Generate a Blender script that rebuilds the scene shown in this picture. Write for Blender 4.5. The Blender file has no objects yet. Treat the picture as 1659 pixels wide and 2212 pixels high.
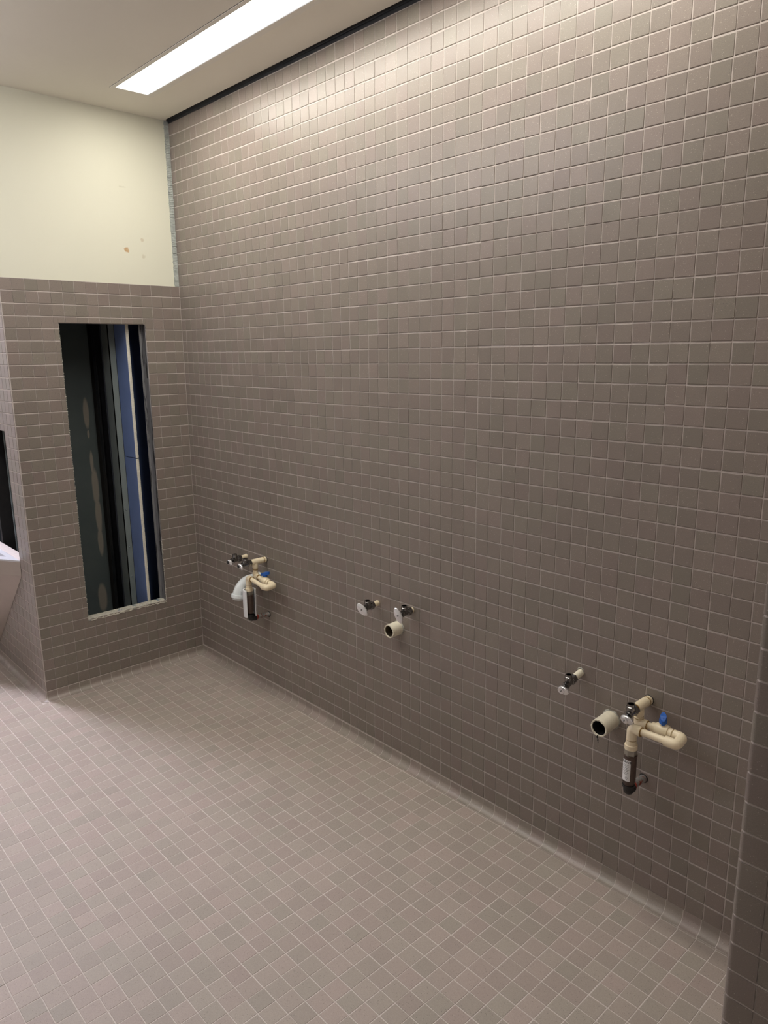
import bpy, bmesh, math, random
import numpy as np
from mathutils import Vector, Matrix
random.seed(7)
RNG = np.random.RandomState(11)
P = 0.052            # pitch of the wall mosaic in metres; lengths below are counted in tiles
ZF = 36.85           # tiles between the floor and the top line of the short tiled wall
def T(x, y, z):      # tile counts -> metres (floor at 0)
    return Vector((x * P, y * P, (z + ZF) * P))

# ------------------------------------------------------------------ camera, light, exposure
SC = bpy.context.scene
COL = SC.collection
cam_d = bpy.data.cameras.new('camera'); cam = bpy.data.objects.new('camera', cam_d); COL.objects.link(cam)
cam_d.sensor_fit = 'HORIZONTAL'; cam_d.sensor_width = 36.0; cam_d.lens = 34.482
cam_d.clip_start = 0.02; cam_d.clip_end = 60
CAM = (66.24865, -35.16191, -6.29794)
R_ = (0.68005736, 0.73307323, -0.01120827); U_ = (-0.14773743, 0.15199507, 0.97727742); F_ = (-0.71811951, 0.66294882, -0.21166772)
M = Matrix(((R_[0], U_[0], -F_[0], 0), (R_[1], U_[1], -F_[1], 0), (R_[2], U_[2], -F_[2], 0), (0, 0, 0, 1)))
cam.matrix_world = Matrix.Translation(T(*CAM)) @ M
SC.camera = cam

w = bpy.data.worlds.new('world'); SC.world = w; w.use_nodes = True
w.node_tree.nodes['Background'].inputs[0].default_value = (0.8, 0.85, 1.0, 1)
w.node_tree.nodes['Background'].inputs[1].default_value = 0.02
SC.view_settings.view_transform = 'Standard'; SC.view_settings.look = 'None'
SC.view_settings.gamma = 1.0; SC.view_settings.use_curve_mapping = False
SC.view_settings.exposure = 0.10

LAMP_MAIN = 21.0        # radiance of the recessed strip lens
LAMP_FAR = 12.0         # lenses of the other strips in the room
def area(name, loc, aim, sx, sy, power, color):
    d = bpy.data.lights.new(name, 'AREA'); d.shape = 'RECTANGLE'; d.size = sx; d.size_y = sy
    d.energy = power; d.color = color
    o = bpy.data.objects.new(name, d); COL.objects.link(o); o.location = loc
    o.rotation_euler = (Vector(aim) - Vector(loc)).to_track_quat('-Z', 'Y').to_euler()
    return o
# cool unseen light over the alcove on the left, no fixture built
area('alcove_cool_light', T(-14, -20, 13.9), T(-13.5, -20.5, -20), 0.5, 0.25, 60, (0.84, 0.82, 1.0))

# ------------------------------------------------------------------ materials
def new_mat(name):
    m = bpy.data.materials.new(name); m.use_nodes = True
    nt = m.node_tree; b = nt.nodes['Principled BSDF']
    return m, nt, b
def nd(nt, t, **k):
    n = nt.nodes.new(t)
    for a, v in k.items(): setattr(n, a, v)
    return n
def ln(nt, a, b): nt.links.new(a, b)
def mathn(nt, op, a, b=None, c=None):
    n = nd(nt, 'ShaderNodeMath', operation=op)
    for i, v in enumerate((a, b, c)):
        if v is None: continue
        if isinstance(v, (int, float)): n.inputs[i].default_value = v
        else: ln(nt, v, n.inputs[i])
    return n.outputs[0]
def mixc(nt, f, a, b, mode='MIX'):
    n = nd(nt, 'ShaderNodeMix', data_type='RGBA', blend_type=mode)
    for s, v in ((n.inputs[0], f), (n.inputs[6], a), (n.inputs[7], b)):
        if isinstance(v, (int, float)): s.default_value = v
        elif isinstance(v, tuple): s.default_value = (*v, 1) if len(v) == 3 else v
        else: ln(nt, v, s)
    return n.outputs[2]
def noise(nt, vec, scale, detail=2, rough=0.5):
    n = nd(nt, 'ShaderNodeTexNoise'); n.inputs['Scale'].default_value = scale
    n.inputs['Detail'].default_value = detail; n.inputs['Roughness'].default_value = rough
    ln(nt, vec, n.inputs['Vector']); return n.outputs[0]
def ramp(nt, f, a, b, lo=(0, 0, 0), hi=(1, 1, 1)):
    n = nd(nt, 'ShaderNodeMapRange'); n.clamp = True
    ln(nt, f, n.inputs[0]); n.inputs[1].default_value = a; n.inputs[2].default_value = b
    return n.outputs[0]
def pos(nt): return nd(nt, 'ShaderNodeNewGeometry').outputs['Position']
def bump(nt, b, h, strength, dist):
    n = nd(nt, 'ShaderNodeBump'); n.inputs['Strength'].default_value = strength; n.inputs['Distance'].default_value = dist
    ln(nt, h, n.inputs['Height']); ln(nt, n.outputs[0], b.inputs['Normal'])

def tile_material(name, pink, olive, value=1.0, rough=0.5):
    """unglazed speckled mosaic: own tint per tile, light and dark grit, fine pitted relief"""
    m, nt, b = new_mat(name)
    oi = nd(nt, 'ShaderNodeObjectInfo').outputs['Random']
    at = nd(nt, 'ShaderNodeAttribute', attribute_name='tint'); js = nd(nt, 'ShaderNodeAttribute', attribute_name='joined')
    t = mathn(nt, 'ADD', mathn(nt, 'MULTIPLY', oi, mathn(nt, 'SUBTRACT', 1.0, js.outputs['Fac'])), at.outputs['Fac'])
    wn = nd(nt, 'ShaderNodeTexWhiteNoise', noise_dimensions='1D'); ln(nt, mathn(nt, 'MULTIPLY', t, 913.7), wn.inputs['W'])
    hue = wn.outputs['Value']
    col = mixc(nt, hue, tuple(v * value for v in pink), tuple(v * value for v in olive))
    wn2 = nd(nt, 'ShaderNodeTexWhiteNoise', noise_dimensions='1D'); ln(nt, mathn(nt, 'MULTIPLY', t, 377.1), wn2.inputs['W'])
    br = mathn(nt, 'ADD', mathn(nt, 'MULTIPLY', wn2.outputs['Value'], 0.12), 0.94)
    p = pos(nt)
    br = mathn(nt, 'MULTIPLY', br, mathn(nt, 'ADD', mathn(nt, 'MULTIPLY', noise(nt, p, 2.2, 3), 0.18), 0.91))
    br = mathn(nt, 'MULTIPLY', br, mathn(nt, 'ADD', mathn(nt, 'MULTIPLY', noise(nt, p, 620, 2, 0.7), 0.62), 0.69))
    hsv = nd(nt, 'ShaderNodeVectorMath', operation='SCALE'); ln(nt, col, hsv.inputs[0]); ln(nt, br, hsv.inputs['Scale'])
    col = hsv.outputs[0]
    vo = nd(nt, 'ShaderNodeTexVoronoi'); vo.inputs['Scale'].default_value = 460; ln(nt, p, vo.inputs['Vector'])
    sep = nd(nt, 'ShaderNodeSeparateColor'); ln(nt, vo.outputs['Color'], sep.inputs[0])
    near = mathn(nt, 'LESS_THAN', vo.outputs['Distance'], 0.36)
    lim = mathn(nt, 'ADD', mathn(nt, 'MULTIPLY', wn2.outputs['Value'], -0.10), 0.98)
    lt = mathn(nt, 'MULTIPLY', near, mathn(nt, 'GREATER_THAN', sep.outputs[0], lim))
    dk = mathn(nt, 'MULTIPLY', near, mathn(nt, 'GREATER_THAN', sep.outputs[1], 0.955))
    col = mixc(nt, mathn(nt, 'MULTIPLY', lt, mathn(nt, 'MULTIPLY', sep.outputs[2], 0.9)), col, (0.50 * value, 0.44 * value, 0.36 * value))
    col = mixc(nt, mathn(nt, 'MULTIPLY', dk, 0.6), col, (0.035, 0.03, 0.03))
    ln(nt, col, b.inputs['Base Color'])
    b.inputs['Roughness'].default_value = rough; b.inputs['Specular IOR Level'].default_value = 0.5
    h = mathn(nt, 'ADD', noise(nt, p, 420, 3, 0.6), mathn(nt, 'MULTIPLY', dk, -0.8))
    bump(nt, b, h, 0.28, 0.0009)
    return m
def plain(name, c, rough=0.5, metal=0.0, var=0.12, sc=40.0, bmp=0.0, bsc=200.0, spec=0.5, dirt=None, stretch=None):
    m, nt, b = new_mat(name); p = pos(nt)
    if stretch:
        sc_ = nd(nt, 'ShaderNodeVectorMath', operation='MULTIPLY'); ln(nt, p, sc_.inputs[0]); sc_.inputs[1].default_value = stretch; p = sc_.outputs[0]
    f = noise(nt, p, sc, 4, 0.6)
    c2 = tuple(max(0, v * (1 - 2 * var)) for v in c); c1 = tuple(min(1, v * (1 + 2 * var)) for v in c)
    col = mixc(nt, f, c2, c1)
    if dirt:
        d = ramp(nt, noise(nt, p, dirt[1], 5, 0.7), dirt[2], dirt[2] + 0.06)
        col = mixc(nt, d, col, dirt[0])
    ln(nt, col, b.inputs['Base Color'])
    b.inputs['Roughness'].default_value = rough; b.inputs['Metallic'].default_value = metal
    b.inputs['Specular IOR Level'].default_value = spec
    if bmp: bump(nt, b, noise(nt, p, bsc, 4, 0.65), bmp, 0.001)
    return m
def emit(name, c, s):
    m, nt, b = new_mat(name); b.inputs['Base Color'].default_value = (0.8, 0.8, 0.8, 1)
    b.inputs['Emission Color'].default_value = (*c, 1); b.inputs['Emission Strength'].default_value = s
    return m
M_WALL = tile_material('wall_tile', (0.234, 0.189, 0.166), (0.217, 0.191, 0.158), 1.0, 0.33)
M_FLOOR = tile_material('floor_tile', (0.378, 0.308, 0.268), (0.350, 0.310, 0.258), 1.0, 0.55)
M_COVE = tile_material('cove_tile', (0.315, 0.258, 0.228), (0.295, 0.260, 0.218), 1.0, 0.36)
M_GROUT = plain('wall_grout', (0.52, 0.465, 0.43), 0.85, var=0.10, sc=90, bmp=0.4, bsc=600, spec=0.25)
M_GROUTF = plain('floor_grout', (0.60, 0.545, 0.50), 0.85, var=0.08, sc=60, bmp=0.4, bsc=600, spec=0.25)
M_CEIL = plain('ceiling_paint', (0.84, 0.805, 0.715), 0.75, var=0.03, sc=1.2, bmp=0.15, bsc=240, spec=0.3)
M_TRIMW = plain('lamp_trim_paint', (0.80, 0.775, 0.70), 0.45, var=0.02)
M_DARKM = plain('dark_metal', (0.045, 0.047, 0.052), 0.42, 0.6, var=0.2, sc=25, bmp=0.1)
M_STUD = plain('galvanised_steel', (0.30, 0.33, 0.35), 0.42, 0.7, var=0.18, sc=14, bmp=0.15)
M_STUDG = plain('grey_green_steel', (0.19, 0.22, 0.21), 0.75, 0.0, var=0.08, sc=10, bmp=0.15)
M_CPVC = plain('cream_plastic_pipe', (0.83, 0.72, 0.51), 0.33, var=0.05, sc=30, spec=0.5, dirt=((0.30, 0.2, 0.1), 160, 0.68))
M_PVC = plain('white_plastic_drain', (0.74, 0.78, 0.78), 0.38, var=0.05, sc=30, dirt=((0.3, 0.3, 0.3), 90, 0.72))
M_OLDPVC = plain('old_cream_drain', (0.80, 0.75, 0.60), 0.5, var=0.10, sc=50, bmp=0.3, dirt=((0.10, 0.09, 0.07), 120, 0.64))
M_GLUE = plain('amber_glue', (0.30, 0.17, 0.03), 0.3, var=0.2)
M_CHROME = plain('chrome', (0.78, 0.78, 0.79), 0.22, 0.75, var=0.05, sc=60)
M_CHROMED = plain('dark_chrome', (0.24, 0.235, 0.23), 0.22, 1.0, var=0.25, sc=90, bmp=0.1)
M_BLUE = plain('blue_plastic', (0.012, 0.10, 0.42), 0.4, var=0.1)
M_BRONZE = plain('dark_bronze_body', (0.085, 0.055, 0.042), 0.45, 0.1, var=0.25, sc=60)
M_NICKEL = plain('nickel_nut', (0.40, 0.38, 0.33), 0.32, 0.85, var=0.12, sc=60)
M_IRON = plain('black_iron', (0.035, 0.033, 0.032), 0.5, 0.4, var=0.3, sc=80, bmp=0.5, bsc=300)
M_GALV = plain('scabby_pipe', (0.36, 0.35, 0.33), 0.5, 0.5, var=0.3, sc=90, bmp=0.8, bsc=300, dirt=((0.30, 0.05, 0.02), 70, 0.55))
M_RED = plain('red_sealant', (0.33, 0.05, 0.03), 0.5, var=0.3, sc=120, bmp=0.6, bsc=250)
M_FOAM = plain('white_insulation', (0.80, 0.81, 0.82), 0.6, var=0.04, sc=30)
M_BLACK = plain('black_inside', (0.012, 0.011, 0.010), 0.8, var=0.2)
M_PATCH = plain('plaster_patch', (0.42, 0.42, 0.37), 0.9, var=0.15, sc=70, bmp=0.6, bsc=260)
M_LABEL = plain('white_label', (0.80, 0.80, 0.79), 0.45, var=0.02)
M_INK = plain('black_ink', (0.015, 0.015, 0.015), 0.6, var=0.05)
M_LENS = emit('lamp_lens', (1.0, 0.955, 0.86), LAMP_MAIN)
M_LENS2 = emit('lamp_lens_far', (0.93, 0.93, 1.0), LAMP_FAR)
M_BLUEB = plain('blue_board', (0.155, 0.225, 0.44), 0.8, var=0.08, sc=9, bmp=0.1, dirt=((0.03, 0.03, 0.05), 35, 0.76))
M_GYPS = plain('gypsum_core', (0.68, 0.65, 0.55), 0.9, var=0.1, sc=120, bmp=0.8, bsc=330)
M_STEEL = plain('brushed_steel', (0.42, 0.37, 0.33), 0.42, 0.55, var=0.06, sc=6)
M_STEELT = plain('pale_rim', (0.60, 0.61, 0.63), 0.42, 0.3, var=0.04, sc=6)
M_PLAINW = plain('cream_wall', (0.62, 0.60, 0.54), 0.7, var=0.05, sc=4)

def cement_material():
    m, nt, b = new_mat('dark_board'); p = pos(nt)
    sx = nd(nt, 'ShaderNodeSeparateXYZ'); ln(nt, p, sx.inputs[0])
    # dried run of adhesive down the board: a wandering band
    run = None; nz = mathn(nt, 'MULTIPLY', mathn(nt, 'SUBTRACT', noise(nt, p, 14, 3), 0.5), 0.9)
    for y_, z_, ry, rz in ((-6.65, -11.9, .28, 1.4), (-6.62, -14.0, .12, .4), (-6.56, -16.9, .16, 1.2), (-6.42, -19.5, .34, 2.0), (-6.38, -22.4, .30, 1.9), (-6.42, -25.2, .26, 1.4), (-6.76, -31.2, .45, 1.5)):
        c0 = T(0, y_, z_)
        a = mathn(nt, 'DIVIDE', mathn(nt, 'SUBTRACT', sx.outputs[1], c0.y), ry * P); b_ = mathn(nt, 'DIVIDE', mathn(nt, 'SUBTRACT', sx.outputs[2], c0.z), rz * P)
        d = mathn(nt, 'ADD', mathn(nt, 'ADD', mathn(nt, 'MULTIPLY', a, a), mathn(nt, 'MULTIPLY', b_, b_)), nz)
        q = ramp(nt, d, 1.35, 0.7)
        run = q if run is None else mathn(nt, 'MAXIMUM', run, q)
    col = mixc(nt, noise(nt, p, 8, 4), (0.060, 0.078, 0.080), (0.095, 0.115, 0.115))
    col = mixc(nt, mathn(nt, 'MULTIPLY', run, 0.85), col, (0.27, 0.24, 0.20))
    ln(nt, col, b.inputs['Base Color']); b.inputs['Roughness'].default_value = 0.8
    return m
M_CEMENT = cement_material()

def upper_paint():
    m, nt, b = new_mat('cream_paint'); p = pos(nt)
    col = mixc(nt, noise(nt, p, 1.6, 3), (0.68, 0.67, 0.55), (0.72, 0.71, 0.585))
    def spot(col, y, z, rx, rz, c, thr, amt):
        sx = nd(nt, 'ShaderNodeSeparateXYZ'); ln(nt, p, sx.inputs[0])
        c0 = T(0, y, z)
        dy = mathn(nt, 'DIVIDE', mathn(nt, 'SUBTRACT', sx.outputs[1], c0.y), rx); dz = mathn(nt, 'DIVIDE', mathn(nt, 'SUBTRACT', sx.outputs[2], c0.z), rz)
        d = mathn(nt, 'ADD', mathn(nt, 'MULTIPLY', dy, dy), mathn(nt, 'MULTIPLY', dz, dz))
        d = mathn(nt, 'ADD', d, mathn(nt, 'MULTIPLY', mathn(nt, 'SUBTRACT', noise(nt, p, 60, 3, 0.7), 0.5), 3.2))
        f = mathn(nt, 'MULTIPLY', ramp(nt, d, 1.0, 0.3), amt)
        return mixc(nt, f, col, c)
    col = spot(col, -4.9, 2.95, 0.014, 0.013, (0.50, 0.30, 0.13), 0, 0.85)
    col = spot(col, -3.35, 3.9, 0.010, 0.008, (0.46, 0.36, 0.22), 0, 0.45)
    col = spot(col, -3.35, 2.5, 0.010, 0.012, (0.46, 0.40, 0.26), 0, 0.4)
    col = spot(col, -4.9, 8.2, 0.018, 0.005, (0.42, 0.40, 0.30), 0, 0.3)
    ln(nt, col, b.inputs['Base Color']); b.inputs['Roughness'].default_value = 0.6
    b.inputs['Specular IOR Level'].default_value = 0.35
    bump(nt, b, noise(nt, p, 300, 3), 0.12, 0.0008)
    return m
M_UPPER = upper_paint()

# ------------------------------------------------------------------ object helpers
def link(o, parent=None, **props):
    COL.objects.link(o)
    if parent is not None:
        o.parent = parent
    for k, v in props.items(): o[k] = v
    return o
def empty(name, loc, label, cat, group=None):
    o = bpy.data.objects.new(name, None); o.empty_display_size = 0.05; COL.objects.link(o)
    o.location = loc; o['label'] = label; o['category'] = cat
    if group: o['group'] = group
    return o
def obj(name, bm, mat, parent=None, smooth=False, **props):
    """bm holds world coordinates; the object keeps them whatever the parent's place"""
    bmesh.ops.recalc_face_normals(bm, faces=bm.faces)
    me = bpy.data.meshes.new(name); bm.to_mesh(me); bm.free()
    if smooth: me.shade_smooth()
    me.materials.append(mat)
    o = bpy.data.objects.new(name, me)
    link(o, parent, **props)
    if parent is not None: o.matrix_parent_inverse = inv_world(parent)
    return o
def inv_world(p):
    m = Matrix.Identity(4); q = p
    while q is not None:
        m = (q.matrix_parent_inverse @ q.matrix_basis) @ m if q.parent else q.matrix_basis @ m
        q = q.parent
    return m.inverted()
def box(bm, a, b):
    a, b = T(*a), T(*b); lo = [min(a[i], b[i]) for i in range(3)]; hi = [max(a[i], b[i]) for i in range(3)]
    vs = [bm.verts.new((x, y, z)) for x in (lo[0], hi[0]) for y in (lo[1], hi[1]) for z in (lo[2], hi[2])]
    for f in ((0, 1, 3, 2), (4, 6, 7, 5), (0, 4, 5, 1), (2, 3, 7, 6), (0, 2, 6, 4), (1, 5, 7, 3)): bm.faces.new([vs[i] for i in f])
def boxes(name, mat, parent, *bs, **props):
    bm = bmesh.new()
    for a, b in bs: box(bm, a, b)
    return obj(name, bm, mat, parent, **props)
def frame(d):
    d = d.normalized(); a = Vector((0, 0, 1)) if abs(d.z) < 0.9 else Vector((1, 0, 0))
    u = d.cross(a).normalized(); return u, d.cross(u).normalized()
def sweep(bm, pts, radii, seg=20, caps=True):
    """tube through points (metres) with a radius (metres) at each"""
    pts = [Vector(p) for p in pts]; rings = []
    u = None
    for i, p in enumerate(pts):
        if i == 0: d = pts[1] - p
        elif i == len(pts) - 1: d = p - pts[i - 1]
        else:
            d1 = p - pts[i - 1]; d2 = pts[i + 1] - p
            d = (d1.normalized() if d1.length > 1e-7 else Vector()) + (d2.normalized() if d2.length > 1e-7 else Vector())
        if d.length < 1e-9: d = pts[-1] - pts[0]
        d.normalize()
        if u is None: u = frame(d)[0]
        u = (u - d * u.dot(d)).normalized(); v = d.cross(u)
        rings.append([bm.verts.new(p + (u * math.cos(2 * math.pi * k / seg) + v * math.sin(2 * math.pi * k / seg)) * radii[i]) for k in range(seg)])
    for a, b in zip(rings, rings[1:]):
        for k in range(seg): bm.faces.new((a[k], a[(k + 1) % seg], b[(k + 1) % seg], b[k]))
    if caps:
        bm.faces.new(rings[0][::-1]); bm.faces.new(rings[-1])
def tube(bm, a, b, r, r2=None, seg=20):
    sweep(bm, [a, b], [r, r if r2 is None else r2], seg)
def bend(a, c, b, rad, n=7):
    """centre line from a via corner c to b with a rounded corner"""
    a, c, b = Vector(a), Vector(c), Vector(b); d1 = (a - c).normalized(); d2 = (b - c).normalized()
    p, q = c + d1 * rad, c + d2 * rad; out = [a]
    for i in range(n + 1):
        t = i / n; out.append(p * (1 - t) ** 2 + c * 2 * t * (1 - t) + q * t * t)
    return out + [b]

# ------------------------------------------------------------------ tiles
BEV, PRO = 0.008, 0.025        # pillowed edge and how far a tile stands proud of the grout, in tiles
def tile_verts(wd, hg, bev=BEV, th=0.10, low=0.040):
    """a chamfered tile: bottom ring, shoulder ring, face ring (9 quads); on walls the lower bevel is widened to give a dark shade line"""
    PRO = 0.025 if low > .02 else 0.010
    x, y = wd / 2, hg / 2; e = min(bev, x * 0.4, y * 0.4); g = min(low, y * 0.4); v = []
    v += [(-x, -y, PRO - th), (x, -y, PRO - th), (x, y, PRO - th), (-x, y, PRO - th)]
    v += [(-x, -y, PRO - (PRO if g > .02 else e)), (x, -y, PRO - (PRO if g > .02 else e)), (x, y, PRO - e * 0.75), (-x, y, PRO - e * 0.75)]
    v += [(-x + e, -y + g, PRO), (x - e, -y + g, PRO), (x - e, y - e, PRO), (-x + e, y - e, PRO)]
    return np.array(v, float)
TILE_FACES = [(a + 4 * k, (a + 1) % 4 + 4 * k, (a + 1) % 4 + 4 * (k + 1), a + 4 * (k + 1)) for k in (0, 1) for a in range(4)] + [(8, 9, 10, 11)]
_cache = {}
def tile_mesh(wd, hg, mat):
    key = (round(wd, 3), round(hg, 3), mat.name)
    if key not in _cache:
        me = bpy.data.meshes.new('tile'); me.from_pydata([tuple(p * P for p in v) for v in tile_verts(wd, hg, low=BEV if mat is M_FLOOR else .040)], [], TILE_FACES)
        me.materials.append(mat); me.update(); _cache[key] = me
    return _cache[key]
CAMV = np.array(CAM); RV, UV, FV = map(np.array, (R_, U_, F_))
FPX = 1589.04
def project(p):
    d = np.asarray(p, float) - CAMV; z = d @ FV
    return (829.5 + FPX * (d @ RV) / z, 1106 - FPX * (d @ UV) / z, z)
def shown_size(c, U, V, wd, hg):
    q = [project(c + U * a * wd / 2 + V * b * hg / 2) for a, b in ((-1, -1), (1, -1), (1, 1), (-1, 1))]
    if min(z for _, _, z in q) < 0.5: return 0
    ar = abs(sum(q[i][0] * q[(i + 1) % 4][1] - q[(i + 1) % 4][0] * q[i][1] for i in range(4))) / 2
    x, y, _ = project(c)
    if not (-4 < x < 1663 and -4 < y < 2216): return 0
    return ar
class Surface:
    """collects rectangular tiles of one plane, then builds the 300 largest in view as parts and the rest as one joined part"""
    def __init__(s, origin, U, V, N, parent, mat, name='tile', hide=None, limit=300):
        s.o, s.U, s.V, s.N = (np.array(v, float) for v in (origin, U, V, N)); s.parent, s.mat, s.name, s.hide, s.limit = parent, mat, name, hide, limit; s.t = []
    def add(s, u0, u1, v0, v1, warp=None, jit=1.0):
        wd, hg = u1 - u0, v1 - v0
        if wd < 0.03 or hg < 0.03: return
        cu, cv = (u0 + u1) / 2, (v0 + v1) / 2
        if warp:
            a, b = warp(cu, cv); cu += a; cv += b
        s.t.append((cu, cv, wd, hg, jit))
    def build(s):
        L = []
        for (cu, cv, wd, hg, jit) in s.t:
            c = s.o + s.U * cu + s.V * cv
            sz = shown_size(c, s.U, s.V, wd, hg)
            if s.hide and s.hide(c): sz = 0
            L.append((sz, cu, cv, wd, hg, jit))
        L.sort(key=lambda a: -a[0])
        B = np.stack([s.U, s.V, s.N], 1)
        verts, faces, tint = [], [], []
        for i, (sz, cu, cv, wd, hg, jit) in enumerate(L):
            n = RNG.normal(size=4) * jit
            tx, ty = n[0] * 0.0028, n[1] * 0.0028
            R = np.array([[1, 0, tx], [0, 1, ty], [-tx, -ty, 1]])
            ang = n[2] * 0.004; ca, sa = math.cos(ang), math.sin(ang)
            R = R @ np.array([[ca, -sa, 0], [sa, ca, 0], [0, 0, 1]])
            c = s.o + s.U * (cu + RNG.normal() * 0.006 * jit) + s.V * (cv + RNG.normal() * 0.006 * jit) + s.N * abs(n[3]) * 0.003
            BR = B @ R
            if i < s.limit and sz > 0:
                o = bpy.data.objects.new(s.name, tile_mesh(wd, hg, s.mat)); COL.objects.link(o)
                m = Matrix([[BR[r][k] for k in range(3)] + [T(*c)[r]] for r in range(3)] + [[0, 0, 0, 1]])
                o.parent = s.parent; o.matrix_local = m
            else:
                v = tile_verts(wd, hg, low=BEV if s.mat is M_FLOOR else .040) @ BR.T + c; b = len(verts) * 12
                verts.append(v); faces += [tuple(b + k for k in f) for f in TILE_FACES]; tint.append(RNG.rand())
        if verts:
            v = np.concatenate(verts); v = v * P; v[:, 2] += ZF * P
            me = bpy.data.meshes.new(s.name + '_field'); me.from_pydata(v.tolist(), [], faces)
            a = me.attributes.new('tint', 'FLOAT', 'POINT'); a.data.foreach_set('value', np.repeat(np.array(tint, np.float32), 12))
            a = me.attributes.new('joined', 'FLOAT', 'POINT'); a.data.foreach_set('value', np.ones(len(v), np.float32))
            me.materials.append(s.mat); me.update()
            o = bpy.data.objects.new(s.name + '_field', me); link(o, s.parent, kind='stuff')
GAP = 0.064     # joint width
def grid(surf, us, vs, hole=None, warp=None, gap=GAP, jit=1.0, side=0.43):
    g = gap / 2; gu = gap * side
    for u0, u1 in zip(us, us[1:]):
        for v0, v1 in zip(vs, vs[1:]):
            r = [(u0 + gu, u1 - gu, v0 + g, v1 - g)]
            if hole:
                h0, h1, k0, k1 = hole
                out = []
                for a, b, c, d in r:
                    if b <= h0 or a >= h1 or d <= k0 or c >= k1: out.append((a, b, c, d)); continue
                    a2, b2 = a, b                       # strips beside the hole keep the full height, the rest is cut above or below it
                    if a < h0: out.append((a, h0, c, d)); a2 = h0
                    elif b > h1: out.append((h1, b, c, d)); b2 = h1
                    if c < k0: out.append((a2, b2, c, k0))
                    elif d > k1: out.append((a2, b2, k1, d))
                r = out
            for a, b, c, d in r: surf.add(a, b, c, d, warp, jit)

# ------------------------------------------------------------------ setting: shells
def structure(name, mat, *bs): return boxes(name, mat, None, *bs, kind='structure')
floor = structure('floor', M_GROUTF, ((-45, -75, -ZF - 2), (95, 2, -ZF - 0.0)))
LX0, LX1, LY0, LY1 = 5.5, 52.5, -7.2, -4.55          # lens of the recessed strip light
CZ = 14.35
ceiling = structure('ceiling', M_CEIL, ((-45, -75, CZ), (0, 2, CZ + 2)), ((0, -75, CZ), (LX0 - .12, -0.45, CZ + 2)), ((LX1 + .12, -75, CZ), (95, -0.45, CZ + 2)), ((0, -0.45, CZ + .25), (95, 2, CZ + 2)),
                    ((LX0 - .12, -75, CZ), (LX1 + .12, LY0 - .1, CZ + 2)), ((LX0 - .12, LY1 + .1, CZ), (LX1 + .12, -0.45, CZ + 2)))
wall_right = structure('wall_right', M_GROUT, ((-12, 0, -ZF), (95, 2, CZ + 2)))
WO = (-11.52, -3.70, -30.2, -3.5)                    # opening in the far wall: y0, y1, z0, z1
wall_back = structure('wall_back', M_GROUT, ((-0.95, -15.86, -ZF), (0, WO[0], 0)), ((-0.95, WO[1], -ZF), (0, 0, 0)),
                      ((-0.95, WO[0], -ZF), (0, WO[1], WO[2])), ((-0.95, WO[0], WO[3]), (0, WO[1], 0)))
boxes('painted_panel', M_UPPER, wall_back, ((-0.95, -15.86, 0.0), (0.0, -0.45, CZ)))
LO = (-14.0, -3.08, -24.35, -12.6)                    # opening in the return wall: x0, x1, z0, z1
YL = -15.9
wall_left = structure('wall_left', M_GROUT, ((LO[1], YL, -ZF), (-0.02, YL + .95, 0)), ((-45, YL, -ZF), (LO[0], YL + .95, 0)),
                      ((LO[0], YL, -ZF), (LO[1], YL + .95, LO[2])), ((LO[0], YL, LO[3]), (LO[1], YL + .95, 0)))
boxes('painted_panel', M_UPPER, wall_left, ((-45, YL, 0), (-0.02, YL + .95, CZ)))
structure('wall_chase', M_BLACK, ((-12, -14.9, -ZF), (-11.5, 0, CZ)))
structure('wall_alcove', M_PLAINW, ((-45.5, -75, -ZF), (-45, YL, CZ)))
structure('wall_far_left', M_PLAINW, ((-45, -75.5, -ZF), (95, -75, CZ)))
structure('wall_behind', M_PLAINW, ((95, -75, -ZF), (95.5, 2, CZ)))
NX, NY = 58.86, -13.5
def pier():
    bm = bmesh.new(); pl = [(74, NY)] + [(NX + .17 - math.sin(math.pi / 2 * k / 8) * .17, NY + .17 - math.cos(math.pi / 2 * k / 8) * .17) for k in range(9)] + [(NX, -0.01), (74, -0.01)]
    a, b = ([bm.verts.new(T(x, y, z)) for x, y in pl] for z in (-ZF, CZ))
    for i in range(len(pl)): bm.faces.new((a[i], a[(i + 1) % len(pl)], b[(i + 1) % len(pl)], b[i]))
    bm.faces.new(a); bm.faces.new(b)
    return obj('wall_near', bm, M_GROUT, None, kind='structure')
wall_near = pier()

# ------------------------------------------------------------------ tiling
CZW = (-0.0198, -0.6165, 0.0993, 1.2634, -0.4837, 0.4744, -0.6274, 0.4028, -0.2098, 0.2611)
CXW = (-0.0096, -0.0028, 0.0577, -0.059, 0.0084, 0.0117, 0.0654, -0.0249, 0.0285, -0.0464)
def warp_r(X, Z):    # the tiler's courses wander by up to a few millimetres
    x, z = min(X, 56) / 50, Z / 30
    b = (1, x, z, x * x, x * z, z * z, x ** 3, x * x * z, x * z * z, z ** 3)
    return sum(a * c for a, c in zip(CXW, b)), sum(a * c for a, c in zip(CZW, b))
AX = 0.79
def near_hides(c):   # behind the near pier
    x, y, z = project(c); return x > 1659 - 0.115 * (y - 1210) if y > 1210 else False
s = Surface((0, 0, 0), (1, 0, 0), (0, 0, 1), (0, -1, 0), wall_right, M_WALL, hide=near_hides)
us = [0.03] + [AX + k for k in range(0, 59)]
vs = [-36 + k for k in range(0, 50)] + [14.08]
# mosaic sheets: a little extra slip every sheet
slip = {}
def warp_sheet(X, Z):
    a, b = warp_r(X, Z); k = (int((X - AX) // 12), int((Z + 36) // 6))
    if k not in slip: slip[k] = (RNG.normal() * 0.008, RNG.normal() * 0.010)
    return a + slip[k][0], b + slip[k][1]
grid(s, us, vs, warp=warp_sheet); s.build()

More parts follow.
